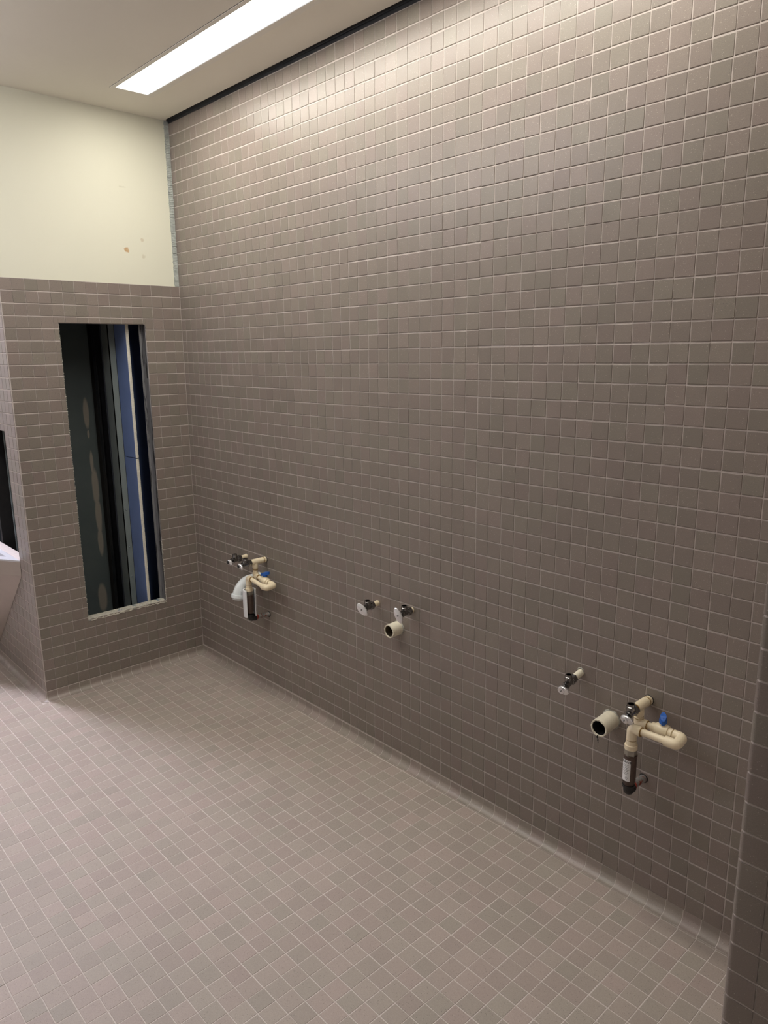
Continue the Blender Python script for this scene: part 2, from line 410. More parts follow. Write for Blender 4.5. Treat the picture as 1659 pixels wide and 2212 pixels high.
s = Surface((0, 0, 0), (0, 1, 0), (0, 0, 1), (1, 0, 0), wall_back, M_WALL)
us = [-15.84] + [-0.88 - k * 1.004 for k in range(14, -1, -1)] + [-0.045]
grid(s, us, [-36 + k for k in range(37)], hole=WO, side=.20); s.build()

s = Surface((0, YL, 0), (1, 0, 0), (0, 0, 1), (0, -1, 0), wall_left, M_WALL)
grid(s, [-20 + k for k in range(20)] + [-0.06], [-36 + k for k in range(37)], hole=LO); s.build()

# floor: square to the walls, slightly wider pitch, a thin cut strip in front of the cove
FP = 1.0135
s = Surface((0, 0, -ZF), (1, 0, 0), (0, 1, 0), (0, 0, 1), floor, M_FLOOR, hide=near_hides)
fu = [0.52] + [49.80 + FP * k for k in range(-48, 30)]; fv = [-0.655 - 1.0215 * k for k in range(58, -1, -1)]
def warp_f(X, Y): return (0.03 * math.sin(Y * 0.21 + X * 0.05), 0.03 * math.sin(X * 0.17))
flg = 0.048
for u0, u1 in zip(fu, fu[1:]):
    for v0, v1 in zip(fv, fv[1:]):
        c = ((u0 + u1) / 2, (v0 + v1) / 2)
        if c[0] > NX and c[1] > NY: continue
        s.add(u0 + flg / 2, u1 - flg / 2, v0 + flg / 2, v1 - flg / 2, warp_f)
    if u0 < NX: s.add(u0 + flg / 2, u1 - flg / 2, -0.655 + flg / 2, -0.515, None)
fl = [0.52 - FP * k for k in range(30, -1, -1)]       # beyond the outer corner
for u0, u1 in zip(fl, fl[1:]):
    for v0, v1 in zip(fv, fv[1:]):
        if v0 > YL - 0.55: continue
        s.add(u0 + flg / 2, u1 - flg / 2, v0 + flg / 2, min(v1 - flg / 2, YL - .53), None if v1 > YL - .5 else warp_f)
s.build()

# near pier: rounded edge tiles and plain ones behind them
def corner_tile(z0, z1, parent, x0, x1, y, rad=0.17):
    bm = bmesh.new(); pr = PRO; pl = []
    pl.append((x1, y - pr)); pl.append((x0 + rad, y - pr))
    for k in range(1, 6):
        a = math.pi / 2 * k / 6; pl.append((x0 + rad - math.sin(a) * (rad + pr), y + rad - math.cos(a) * (rad + pr)))
    pl.append((x0 - pr, y + rad)); pl.append((x0 - pr, y + 1.0))
    rows = []
    for z, ins in ((z0, 0.03), (z0 + 0.008, 0), (z1 - 0.008, 0), (z1, 0.03)):
        r = []
        for i, (x, yy) in enumerate(pl):
            cx_, cy_ = x - (NX + .17), yy - (NY + .17); q = 1 - ins / max(.05, math.hypot(min(cx_, 0), min(cy_, 0)))
            r.append(bm.verts.new(T(NX + .17 + (cx_ * q if cx_ < 0 else cx_), NY + .17 + (cy_ * q if cy_ < 0 else cy_), z)))
        rows.append(r)
    for a, b in zip(rows, rows[1:]):
        for i in range(len(pl) - 1): bm.faces.new((a[i], a[i + 1], b[i + 1], b[i]))
    o = obj('tile', bm, M_WALL, parent, smooth=True); o.data.set_sharp_from_angle(angle=math.radians(40)); return o
zz = [-36.02 + 0.17 + k for k in range(0, 50)]
for k in range(49):
    corner_tile(zz[k] + .035, zz[k + 1] - .035, wall_near, NX, NX + 0.93, NY)
s = Surface((0, NY, 0), (1, 0, 0), (0, 0, 1), (0, -1, 0), wall_near, M_WALL)
grid(s, [NX + 0.93 + k for k in range(0, 15)], zz, None, None); s.build()

# cove base: curved tiles from wall to floor
def cove_profile(rad=0.5, top=0.0, off=0.0):
    """(out from the wall, height over the floor) from top to toe"""
    H = ZF - 36 - 0.03; pr = PRO * 0.9 - off; pts = [(pr, H), (pr, rad)]
    for k in range(1, 9):
        a = math.pi / 2 * k / 8; pts.append((pr + rad - rad * math.cos(a), rad - rad * math.sin(a) + (PRO - off) * math.sin(a) * 0.9))
    return pts
def cove_piece(a0, a1, place, parent, name='cove_tile', mat=M_COVE, off=0.0):
    bm = bmesh.new(); pr = cove_profile(off=off); rows = []
    for a in (a0, a1): rows.append([bm.verts.new(place(a, d, h)) for d, h in pr])
    for i in range(len(pr) - 1): bm.faces.new((rows[0][i], rows[1][i], rows[1][i + 1], rows[0][i + 1]))
    ends = []
    for a, sgn in ((a0, -1), (a1, 1)):        # eased ends going down into the joint
        ends.append([bm.verts.new(place(a + sgn * 0.003, max(d - 0.016, 0.0), max(h - 0.016, 0.0))) for d, h in pr])
    for r, e in zip(rows, ends):
        for i in range(len(pr) - 1): bm.faces.new((r[i], r[i + 1], e[i + 1], e[i]))
    o = obj(name, bm, mat, parent, smooth=True); o.data.set_sharp_from_angle(angle=math.radians(35)); return o
def base(name, place, cuts, ext):
    bm = bmesh.new(); pr = [(-0.0, ZF - 36)] + cove_profile(off=0.011) + [(0.56, 0.004)]; rows = []
    for a in ext: rows.append([bm.verts.new(place(a, d, h)) for d, h in pr])
    for i in range(len(pr) - 1): bm.faces.new((rows[0][i], rows[1][i], rows[1][i + 1], rows[0][i + 1]))
    b = obj(name, bm, M_GROUTF, None, kind='structure')
    for a0, a1 in zip(cuts, cuts[1:]): cove_piece(a0 + 0.024, a1 - 0.024, place, b)
    return b
pl_r = lambda a, d, h: T(a, -d, h - ZF)
pl_b = lambda a, d, h: T(d, a, h - ZF)
pl_l = lambda a, d, h: T(a, YL - d, h - ZF)
base('baseboard_right', pl_r, [0.0] + [AX + k for k in range(0, 59)], (0, NX))
bb = base('baseboard_back', pl_b, [-15.88] + [-0.88 - k * 1.004 for k in range(14, -1, -1)] + [0.0], (-15.9, 0))
base('baseboard_left', pl_l, [-20 + k for k in range(21)], (-40, 0))
# rounded outer corner piece of the cove
bm = bmesh.new(); rows = []
for k in range(9):
    a = -math.pi / 2 * k / 8
    rows.append([bm.verts.new(T(0 + d * math.cos(a), YL + d * math.sin(a), h - ZF)) for d, h in cove_profile()])
for a, b in zip(rows, rows[1:]):
    for i in range(len(a) - 1): bm.faces.new((a[i], b[i], b[i + 1], a[i + 1]))
obj('corner_cove_tile', bm, M_COVE, bb, smooth=True)

# dark edge trim over the tiled wall, rough strip in the corner
structure('trim_1', M_DARKM, ((0.0, -0.06, 14.12), (NX, 0.02, CZ + .3)), ((0.0, -0.20, 14.30), (NX, -0.05, CZ + .32)))
bm = bmesh.new()
z = 0.05
while z < CZ - 0.15:
    h = random.uniform(0.08, 0.17); d = random.uniform(0.01, 0.07)
    box(bm, (-0.3, -0.47 + random.uniform(-0.04, 0.02), z), (0.02 + d, -0.04, z + h * 0.75)); z += h
box(bm, (-0.3, -0.47, 0.0), (0.0, -0.03, CZ))
obj('adhesive_ridges', bm, plain('ridged_adhesive', (0.46, 0.49, 0.46), 0.85, var=0.3, sc=45, bmp=0.8, bsc=300), wall_back, kind='stuff')

# ------------------------------------------------------------------ broken edges of the openings
def crumb_line(name, a, b, n, size, mat, parent, spread):
    bm = bmesh.new(); a, b = Vector(a), Vector(b)
    for k in range(n):
        t = (k + random.random()) / n; p = a.lerp(b, t)
        p = T(*(p + Vector([random.uniform(-1, 1) * q for q in spread]))); r = size * P * random.uniform(0.5, 1.3)
        bmesh.ops.create_icosphere(bm, subdivisions=1, radius=r, matrix=Matrix.Translation(p) @ Matrix.Rotation(random.random() * 3, 4, 'X') @ Matrix.Diagonal((1, random.uniform(.6, 1.6), random.uniform(.5, 1.4), 1)))
    return obj(name, bm, mat, parent, kind='stuff')
crumb_line('broken_edge', (0.0, WO[0] + .02, WO[2]), (0.0, WO[0] + .02, WO[3]), 420, 0.026, M_GYPS, wall_back, (0.03, 0.025, 0.0))
crumb_line('broken_edge', (-.02, WO[1] - .0, WO[2]), (-.02, WO[1] - .0, WO[2] + 6), 110, 0.035, M_GYPS, wall_back, (0.04, 0.03, 0.0))
def sill():
    bm = bmesh.new(); n = 46; rows = []
    for i in range(n + 1):
        y = WO[0] + (WO[1] - WO[0]) * i / n; r = []
        for k, x in enumerate((0.05, 0.0, -0.18, -0.38, -0.6, -0.95)):
            zz_ = WO[2] + (0.02 if k else -0.16) + random.uniform(-0.05, 0.07) * (1 if k < 4 else .4)
            r.append(bm.verts.new(T(x + random.uniform(-.02, .02), y, zz_)))
        rows.append(r)
    for a, b in zip(rows, rows[1:]):
        for k in range(5): bm.faces.new((a[k], a[k + 1], b[k + 1], b[k]))
    return obj('mortar_sill', bm, plain('scraped_mortar', (0.55, 0.52, 0.43), 0.9, var=0.25, sc=55, bmp=0.9, bsc=280, dirt=((0.16, 0.22, 0.26), 18, 0.57)), wall_back)
sill()

# ------------------------------------------------------------------ inside the wall chase
def part(name, mat, parent, *bs, **k): return boxes(name, mat, parent, *bs, **k)
zb, zt = -ZF, CZ
t = empty('dark_board', T(-8.6, -10.5, zb), 'dark grey board with a dried brown run, left inside the tall wall opening', 'board')
part('panel', M_CEMENT, t, ((-8.8, -14.5, zb), (-8.5, -5.80, zt)))
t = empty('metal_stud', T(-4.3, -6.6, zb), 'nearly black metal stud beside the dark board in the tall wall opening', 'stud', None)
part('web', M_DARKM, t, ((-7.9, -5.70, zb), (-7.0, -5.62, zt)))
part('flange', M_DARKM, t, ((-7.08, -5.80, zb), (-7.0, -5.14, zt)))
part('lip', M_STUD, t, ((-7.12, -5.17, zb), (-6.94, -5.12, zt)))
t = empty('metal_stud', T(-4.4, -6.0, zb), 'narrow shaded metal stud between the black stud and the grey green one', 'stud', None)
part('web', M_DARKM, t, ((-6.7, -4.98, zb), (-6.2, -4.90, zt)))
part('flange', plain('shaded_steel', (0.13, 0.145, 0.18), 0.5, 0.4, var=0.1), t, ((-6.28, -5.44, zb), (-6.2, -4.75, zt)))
t = empty('metal_stud', T(-3.6, -5.5, zb), 'grey green painted metal stud beside the blue board in the tall opening', 'stud', None)
part('flange', M_STUDG, t, ((-3.58, -5.86, zb), (-3.5, -5.24, zt)))
part('web', M_STUDG, t, ((-5.0, -5.86, zb), (-3.5, -5.78, zt)))
for zc in (-33.5, -28.1, -25.0, -21.2): 
    bm = bmesh.new(); c = T(-3.47, -5.55, zc); bmesh.ops.create_uvsphere(bm, u_segments=8, v_segments=6, radius=0.0035, matrix=Matrix.Translation(c)); obj('screw', bm, M_STUD, t)
t = empty('gypsum_board', T(-2.2, -5.0, zb), 'blue gypsum board with a pale broken edge inside the tall wall opening', 'board')
SPL = -15.9
for z0, z1 in ((zb, SPL - .035), (SPL + .035, zt)):
    part('board_sheet', M_BLUEB, t, ((-3.5, -5.20, z0), (-1.06, -5.17, z1)), ((-3.5, -4.92, z0), (-1.06, -4.90, z1)))
bm = bmesh.new(); n = 260
for zs in ((zb, SPL - .05), (SPL + .05, zt)):
    m = int(n * (zs[1] - zs[0]) / 51); rows = []
    for i in range(m + 1):
        z = zs[0] + (zs[1] - zs[0]) * i / m
        a, b, c = random.uniform(-.01, .01), random.uniform(-.02, .02), random.uniform(-.008, .012)
        rows.append([bm.verts.new(T(x, y, z)) for x, y in ((-1.4, -5.17), (-1.03 + a, -5.185 + c), (-1.0 + b, -5.05), (-1.03 + c, -4.91 + a), (-1.4, -4.92))])
    for p_, q_ in zip(rows, rows[1:]):
        for k in range(4): bm.faces.new((p_[k], p_[k + 1], q_[k + 1], q_[k]))
obj('broken_core', bm, M_GYPS, t)
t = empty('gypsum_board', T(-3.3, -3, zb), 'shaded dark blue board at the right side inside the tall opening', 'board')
part('board_sheet', plain('shaded_blue_board', (0.020, 0.036, 0.095), 0.85, var=0.1, sc=6), t, ((-3.4, -3.95, zb), (-3.2, -0.3, zt)))  # blue board with its shade put into the colour
t = empty('jamb_stud', T(-0.5, -3.7, WO[2]), 'scraped bare metal stud lining the right jamb of the tall opening', 'stud')
jm = plain('scraped_jamb', (0.26, 0.26, 0.265), 0.45, 0.5, var=0.35, sc=22, bmp=0.5, bsc=90, dirt=((0.05, 0.05, 0.055), 60, 0.52), stretch=(1, 1, .07))
part('web', jm, t, ((-0.92, -3.74, WO[2]), (-0.12, -3.70, WO[3])))
part('lip', jm, t, ((-0.98, -3.95, WO[2]), (-0.92, -3.70, WO[3])))
for zc in (-7.4, -24.6): part('slot', M_BLACK, t, ((-0.42, -3.748, zc - 1.0), (-0.26, -3.735, zc + .4)))
# behind the opening in the return wall
t = empty('metal_stud', T(-5.2, YL + 1.0, zb), 'dark steel stud standing in the opening above the tapered basin', 'stud')
part('flange', M_STUD, t, ((-5.9, YL + 1.6, zb), (-4.9, YL + 1.68, zt)))
part('web', M_STUD, t, ((-5.9, YL + 1.6, zb), (-5.82, YL + 2.8, zt)))
t = empty('gypsum_board', T(-7.5, YL + 1.0, zb), 'pale grey board edge at the left frame edge, above the basin', 'board')
part('board_sheet', M_PATCH, t, ((-8.3, YL + 1.9, zb), (-6.3, YL + 2.2, zt)))

# ------------------------------------------------------------------ lights on the ceiling
def strip(name, x0, x1, y0, y1, label, lens_mat, xlab=None):
    t = empty(name, T((x0 + x1) / 2, (y0 + y1) / 2, CZ), label, 'light')
    e = 0.36; b = -0.035
    part('trim_frame', M_TRIMW, t, ((x0 - e, y0 - e, CZ + b), (x1 + e, y0 - 0.03, CZ + .001)), ((x0 - e, y1 + .03, CZ + b), (x1 + e, y1 + e + .2, CZ + .001)),
         ((x0 - e, y0 - .03, CZ + b), (x0 - .03, y1 + .03, CZ + .001)), ((x1 + .03, y0 - .03, CZ + b), (x1 + e, y1 + .03, CZ + .001)))
    part('shadow_seam', M_DARKM, t, ((x0 - e - .03, y0 - e - .035, CZ - .008), (x1 + e, y0 - e, CZ + .01)), ((x0 - e - .03, y0 - e, CZ - .008), (x0 - e, y1 + e, CZ + .01)), ((x0 - .03, y0 - .045, CZ + b - .004), (x1, y0 - .025, CZ)), ((x0 - .03, y1 + .025, CZ + b - .004), (x1, y1 + .045, CZ)))
    part('housing', M_TRIMW, t, ((x0 - .08, y0 - .08, CZ + .001), (x0 - .0, y1 + .08, CZ + .9)), ((x1, y0 - .08, CZ + .001), (x1 + .08, y1 + .08, CZ + .9)),
         ((x0, y0 - .08, CZ + .001), (x1, y0, CZ + .9)), ((x0, y1, CZ + .001), (x1, y1 + .08, CZ + .9)))
    part('diffuser', lens_mat, t, ((x0, y0, CZ + .12), (x1, y1, CZ + .22)))
    return t
strip('ceiling_light', LX0, LX1, LY0, LY1, 'long recessed fluorescent strip light with a bright lens along the tiled wall', M_LENS)
def surface_strip(x0, x1, y0, y1, label):
    t = empty('ceiling_light', T((x0 + x1) / 2, (y0 + y1) / 2, CZ), label, 'light')
    part('body', M_TRIMW, t, ((x0 - .2, y0 + .7, CZ - .6), (x1 + .2, y1 - .7, CZ)))
    part('diffuser', M_LENS2, t, ((x0, y0, CZ - 2.0), (x1, y1, CZ - .6)))
surface_strip(-6, 30, -31.5, -28.5, 'surface mounted cool white strip light over the left half of the room')

# ------------------------------------------------------------------ tapered basin on the return wall
def basin():
    t = empty('wash_basin', T(-12, YL, -30), 'grey tapered metal basin with a pale rim on the return wall at the left edge', 'basin')
    def plan(z):
        k = (z + 24.25) / -10.4; k = max(0, k)                 # 0 at the rim, 1 low down
        x1 = -3.05 - max(0, k - 0.14) * 11.4; x0 = -27 + max(0, k - .14) * 8.5; d = 4.6 * (1 - 0.75 * max(0, k - .14))
        w_ = x1 - x0
        return [(x1, 0), (x1 - w_ * .085, d * .27), (x1 - w_ * .22, d * .62), (x1 - w_ * .4, d * .93), (x1 - w_ * .5, d), (x1 - w_ * .6, d * .93), (x1 - w_ * .78, d * .62), (x1 - w_ * .915, d * .27), (x0, 0)]
    def shell(z0, z1, n, mat, name, grow=0.0, flat_top=False, inner=False):
        bm = bmesh.new(); rows = []
        for i in range(n + 1):
            z = z0 + (z1 - z0) * i / n
            rows.append([bm.verts.new(T(x, YL - .045 - y - grow * (y > 0), z)) for x, y in plan(z)])
        for a, b in zip(rows, rows[1:]):
            for i in range(8): bm.faces.new((a[i], a[i + 1], b[i + 1], b[i]))
            bm.faces.new((a[8], a[0], b[0], b[8]))
        bm.faces.new(rows[-1])
        if flat_top: bm.faces.new(rows[0][::-1])
        return obj(name, bm, mat, t)
    shell(-25.7, -34.7, 4, M_STEEL, 'apron')
    shell(-24.40, -25.7, 1, M_STEEL, 'band')
    # rim: a ring with a sunken bowl
    bm = bmesh.new(); pts = plan(-24.25); cx = sum(p[0] for p in pts) / 9
    outer = [bm.verts.new(T(x, YL - .045 - y * 1.01, -24.40)) for x, y in pts]; top = [bm.verts.new(T(x, YL - .045 - y * 1.01, -24.25)) for x, y in pts]
    inn = [bm.verts.new(T(cx + (x - cx) * .80, YL - .5 - y * .75, -24.27)) for x, y in pts]; low = [bm.verts.new(T(cx + (x - cx) * .6, YL - .7 - y * .55, -26.2)) for x, y in pts]
    for a, b in ((outer, top), (top, inn), (inn, low)):
        for i in range(9): bm.faces.new((a[i], a[(i + 1) % 9], b[(i + 1) % 9], b[i]))
    bm.faces.new(low)
    obj('rim', bm, M_STEELT, t)
basin()

# ------------------------------------------------------------------ plumbing
def ring(bm, a, b, r, seg=24): tube(bm, T(*a), T(*b), r * P, seg=seg)
def seg_part(name, mat, parent, *segs, smooth=True, seg=24):
    if name == 'glue_ring' and len(segs) > 1:
        for s_ in segs: seg_part(name, mat, parent, s_)
        return
    bm = bmesh.new()
    for a, b, r in segs: ring(bm, a, b, r, seg)
    o = obj(name, bm, mat, parent); shade(o); return o
def shade(o):
    me = o.data
    me.shade_smooth()
    try: me.set_sharp_from_angle(angle=math.radians(40))
    except Exception: pass
def hexnut(name, mat, parent, a, b, r):
    bm = bmesh.new(); tube(bm, T(*a), T(*b), r * P, seg=6)
    bmesh.ops.bevel(bm, geom=bm.edges[:], offset=0.0006, segments=1, affect='EDGES')
    return obj(name, bm, mat, parent)
def lerp(a, b, t): return tuple(a[i] + (b[i] - a[i]) * t for i in range(3))
def stop_valve_parts(t, a, b, size=(0.50, 0.27), tilt=0.0, handle_mat=None, dark_knob=False, k=1.0, big=False):
    """angle stop along a -> b (b is the handle centre); a is the nut end"""
    P_ = lambda s: lerp(a, b, s)
    hexnut('compression_nut', M_CHROMED, t, P_(0.0), P_(0.26), 0.31 * k)
    bm = bmesh.new()
    sweep(bm, [T(*P_(s)) for s in (0.22, 0.30, 0.32, 0.62, 0.66, 0.74, 0.76, 0.95)], [r * P * k for r in (.26, .26, .21, .21, .25, .25, .13, .13)], 20)
    o = obj('valve_body', bm, M_CHROMED, t); shade(o)
    c = P_(0.47); up = lambda h: (c[0], c[1], c[2] + h)
    bm = bmesh.new()
    sweep(bm, [T(*up(h)) for h in (0.05, .22, .24, .40, .42, .54, .54, .42)], [r * P * k for r in (.17, .17, .24, .24, .21, .21, .15, .13)], 18)
    o = obj('outlet', bm, M_CHROMED, t); shade(o)
    # oval handle, a shallow dished disc square to the stem
    A, B = T(*a), T(*b); d = (B - A).normalized(); hx = Vector((1, 0, 0)); hx = (hx - d * hx.dot(d)).normalized(); hz = d.cross(hx)
    if hz.z < 0: hz = -hz
    ct, st = math.cos(tilt), math.sin(tilt); e1 = hx * ct + hz * st; e2 = -hx * st + hz * ct
    B0 = B; off = 0.0 if big else 0.10
    bm = bmesh.new(); rows = []
    for (s, h) in ((0.5, -.09), (0.94, -.07), (1.0, -0.03), (1.0, .02), (0.95, .05), (0.75, .07), (0.3, .085)):
        rows.append([bm.verts.new(B + e1 * (off * P) + (e1 * math.cos(2 * math.pi * i / 28) * size[0] + e2 * math.sin(2 * math.pi * i / 28) * size[1]) * s * P + d * h * P) for i in range(28)])
    for p, q in zip(rows, rows[1:]):
        for i in range(28): bm.faces.new((p[i], p[(i + 1) % 28], q[(i + 1) % 28], q[i]))
    bm.faces.new(rows[-1]); bm.faces.new(rows[0][::-1])
    h = obj('handle', bm, handle_mat or M_CHROME, t); shade(h)
    if not big:
        bm = bmesh.new(); sweep(bm, [B + d * (x * P) for x in (-.06, .10, .13)], [q * P for q in (.22, .22, .19)], 22); o = obj('handle_cap', bm, M_CHROME, t); shade(o)
    bm = bmesh.new(); kr = 0.16 if dark_knob else 0.05
    sweep(bm, [B + d * (x * P) for x in (.04, .15, .18)], [kr * P, kr * P, kr * .6 * P], 14)
    o = obj('handle_screw', bm, M_INK if dark_knob else M_CHROMED, t); shade(o)

def escutcheon(t, X, Z, r, name='cut_rim', mat=None):
    """ragged chipped rim left around a pipe hole in the tiles"""
    bm = bmesh.new(); n = 22; rows = []
    for s in (0, 1, 2):
        rr = []
        for i in range(n):
            a = 2 * math.pi * i / n; q = r * (0.92, 1.03, 1.12)[s] * (1 + random.uniform(-.07, .07)); rr.append(bm.verts.new(T(X + q * math.cos(a), -PRO - (0.03, 0.035, -0.01)[s] - random.uniform(0, .015), Z + q * math.sin(a))))
        rows.append(rr)
    for p, q in zip(rows, rows[1:]):
        for i in range(n): bm.faces.new((p[i], p[(i + 1) % n], q[(i + 1) % n], q[i]))
    return obj(name, bm, mat or M_PATCH, t)

def loose_valve(X, Z, b, stub_r, label, size, tilt, stub_mat=M_CPVC, frac=0.5, **k):
    t = empty('stop_valve', T(X, 0, Z), label, 'valve', 'stop valves on stubs from the tiled wall')
    a = (X, 0.3, Z); e = lerp((X, 0, Z), b, frac)
    seg_part('pipe_stub', stub_mat, t, ((X, 0.4, Z), e, stub_r))
    escutcheon(t, X, Z, stub_r)
    stop_valve_parts(t, lerp((X, 0, Z), b, frac - 0.05), b, size, tilt, **k)
    return t
loose_valve(27.30, -24.63, (27.98, -2.1, -24.45), 0.20, 'chrome stop valve on a cream stub, left of the middle drain pipe', (0.56, 0.30), math.radians(-38), frac=0.38, big=True)
loose_valve(30.97, -24.24, (31.5, -1.85, -24.05), 0.20, 'chrome stop valve with tilted oval handle directly above the middle drain pipe', (0.58, 0.27), math.radians(-58), frac=0.22, big=True)
loose_valve(44.80, -24.42, (44.90, -2.05, -24.86), 0.20, 'small chrome stop valve on a painted stub, left above the jagged right drain', (0.34, 0.24), math.radians(-12), stub_mat=M_OLDPVC, frac=0.42, k=.92)
loose_valve(9.35, -24.50, (9.75, -2.1, -24.60), 0.19, 'leftmost stop valve, on a plain cream stub beside the left pipe assembly', (0.33, 0.24), math.radians(-20), frac=0.40, dark_knob=True)

def drain(X, Z, b, r, label, jag, inside):
    t = empty('drain_pipe', T(X, 0, Z), label, 'drain', 'open drain pipes cut off in front of the tiles')
    bm = bmesh.new(); n = 60; A = T(X, 0.5, Z); B = T(*b); d = (B - A).normalized(); u, v = frame(d); rows = []
    def rr(c, rad, j=0): 
        return [bm.verts.new(c + (u * math.cos(2 * math.pi * i / n) + v * math.sin(2 * math.pi * i / n)) * rad * P + d * (random.uniform(-j, j) * P)) for i in range(n)]
    C0 = T(X, 0, Z)
    rows = [rr(A, r), rr(C0, r), rr(C0 + (B - C0) * .25, r), rr(B - d * .05 * P, r, jag * .4), rr(B, r * .985, jag), rr(B, r * .84, jag), rr(B - d * .06 * P, r * .82)]
    for p, q in zip(rows, rows[1:]):
        for i in range(n): bm.faces.new((p[i], p[(i + 1) % n], q[(i + 1) % n], q[i]))
    o = obj('pipe_wall', bm, M_OLDPVC, t); shade(o)
    bm = bmesh.new(); rows = [rr(B - d * .06 * P, r * .825), rr(C0 + (B - C0) * .6, r * .80), rr(A, r * .78)]
    for p, q in zip(rows, rows[1:]):
        for i in range(n): bm.faces.new((p[i], p[(i + 1) % n], q[(i + 1) % n], q[i]))
    bm.faces.new(rows[-1]); obj('darkened_bore', bm, inside, t)  # bore coloured dark for the shade inside the pipe, brown where silted
    bm = bmesh.new(); sweep(bm, [A, C0 + (B - C0) * .45], [r * .6 * P, r * .5 * P], 14)
    for v in bm.verts: v.co += Vector([random.uniform(-1, 1) * .05 * P for _ in range(3)]) + Vector((0, 0, -.16 * P))
    obj('silt', bm, inside, t)
    escutcheon(t, X, Z, r, mat=M_PATCH)
    return t
drain(29.61, -25.94, (29.60, -1.0, -25.98), 0.50, 'short cream drain stub with a clean opening, middle of the tiled wall', 0.02, plain('brown_silt', (0.10, 0.075, 0.045), 0.7, var=0.4, sc=90, bmp=0.8))
dr = drain(46.90, -26.64, (46.9, -1.37, -26.70), 0.50, 'cream drain stub with a jagged dripping mouth, left of the right pipe assembly', 0.028, M_BLACK)
bm = bmesh.new()
for k, (dx, dz, r) in enumerate(((0, -.50, .05), (.02, -.60, .035), (.04, -.72, .05), (.06, -.84, .03), (-.02, -.55, .045))):
    bmesh.ops.create_icosphere(bm, subdivisions=2, radius=r * P, matrix=Matrix.Translation(T(46.85 + dx, -1.36, -26.7 + dz)) @ Matrix.Diagonal((.8, .8, 1.5, 1)))
obj('sludge_drip', bm, M_IRON, dr, smooth=True)

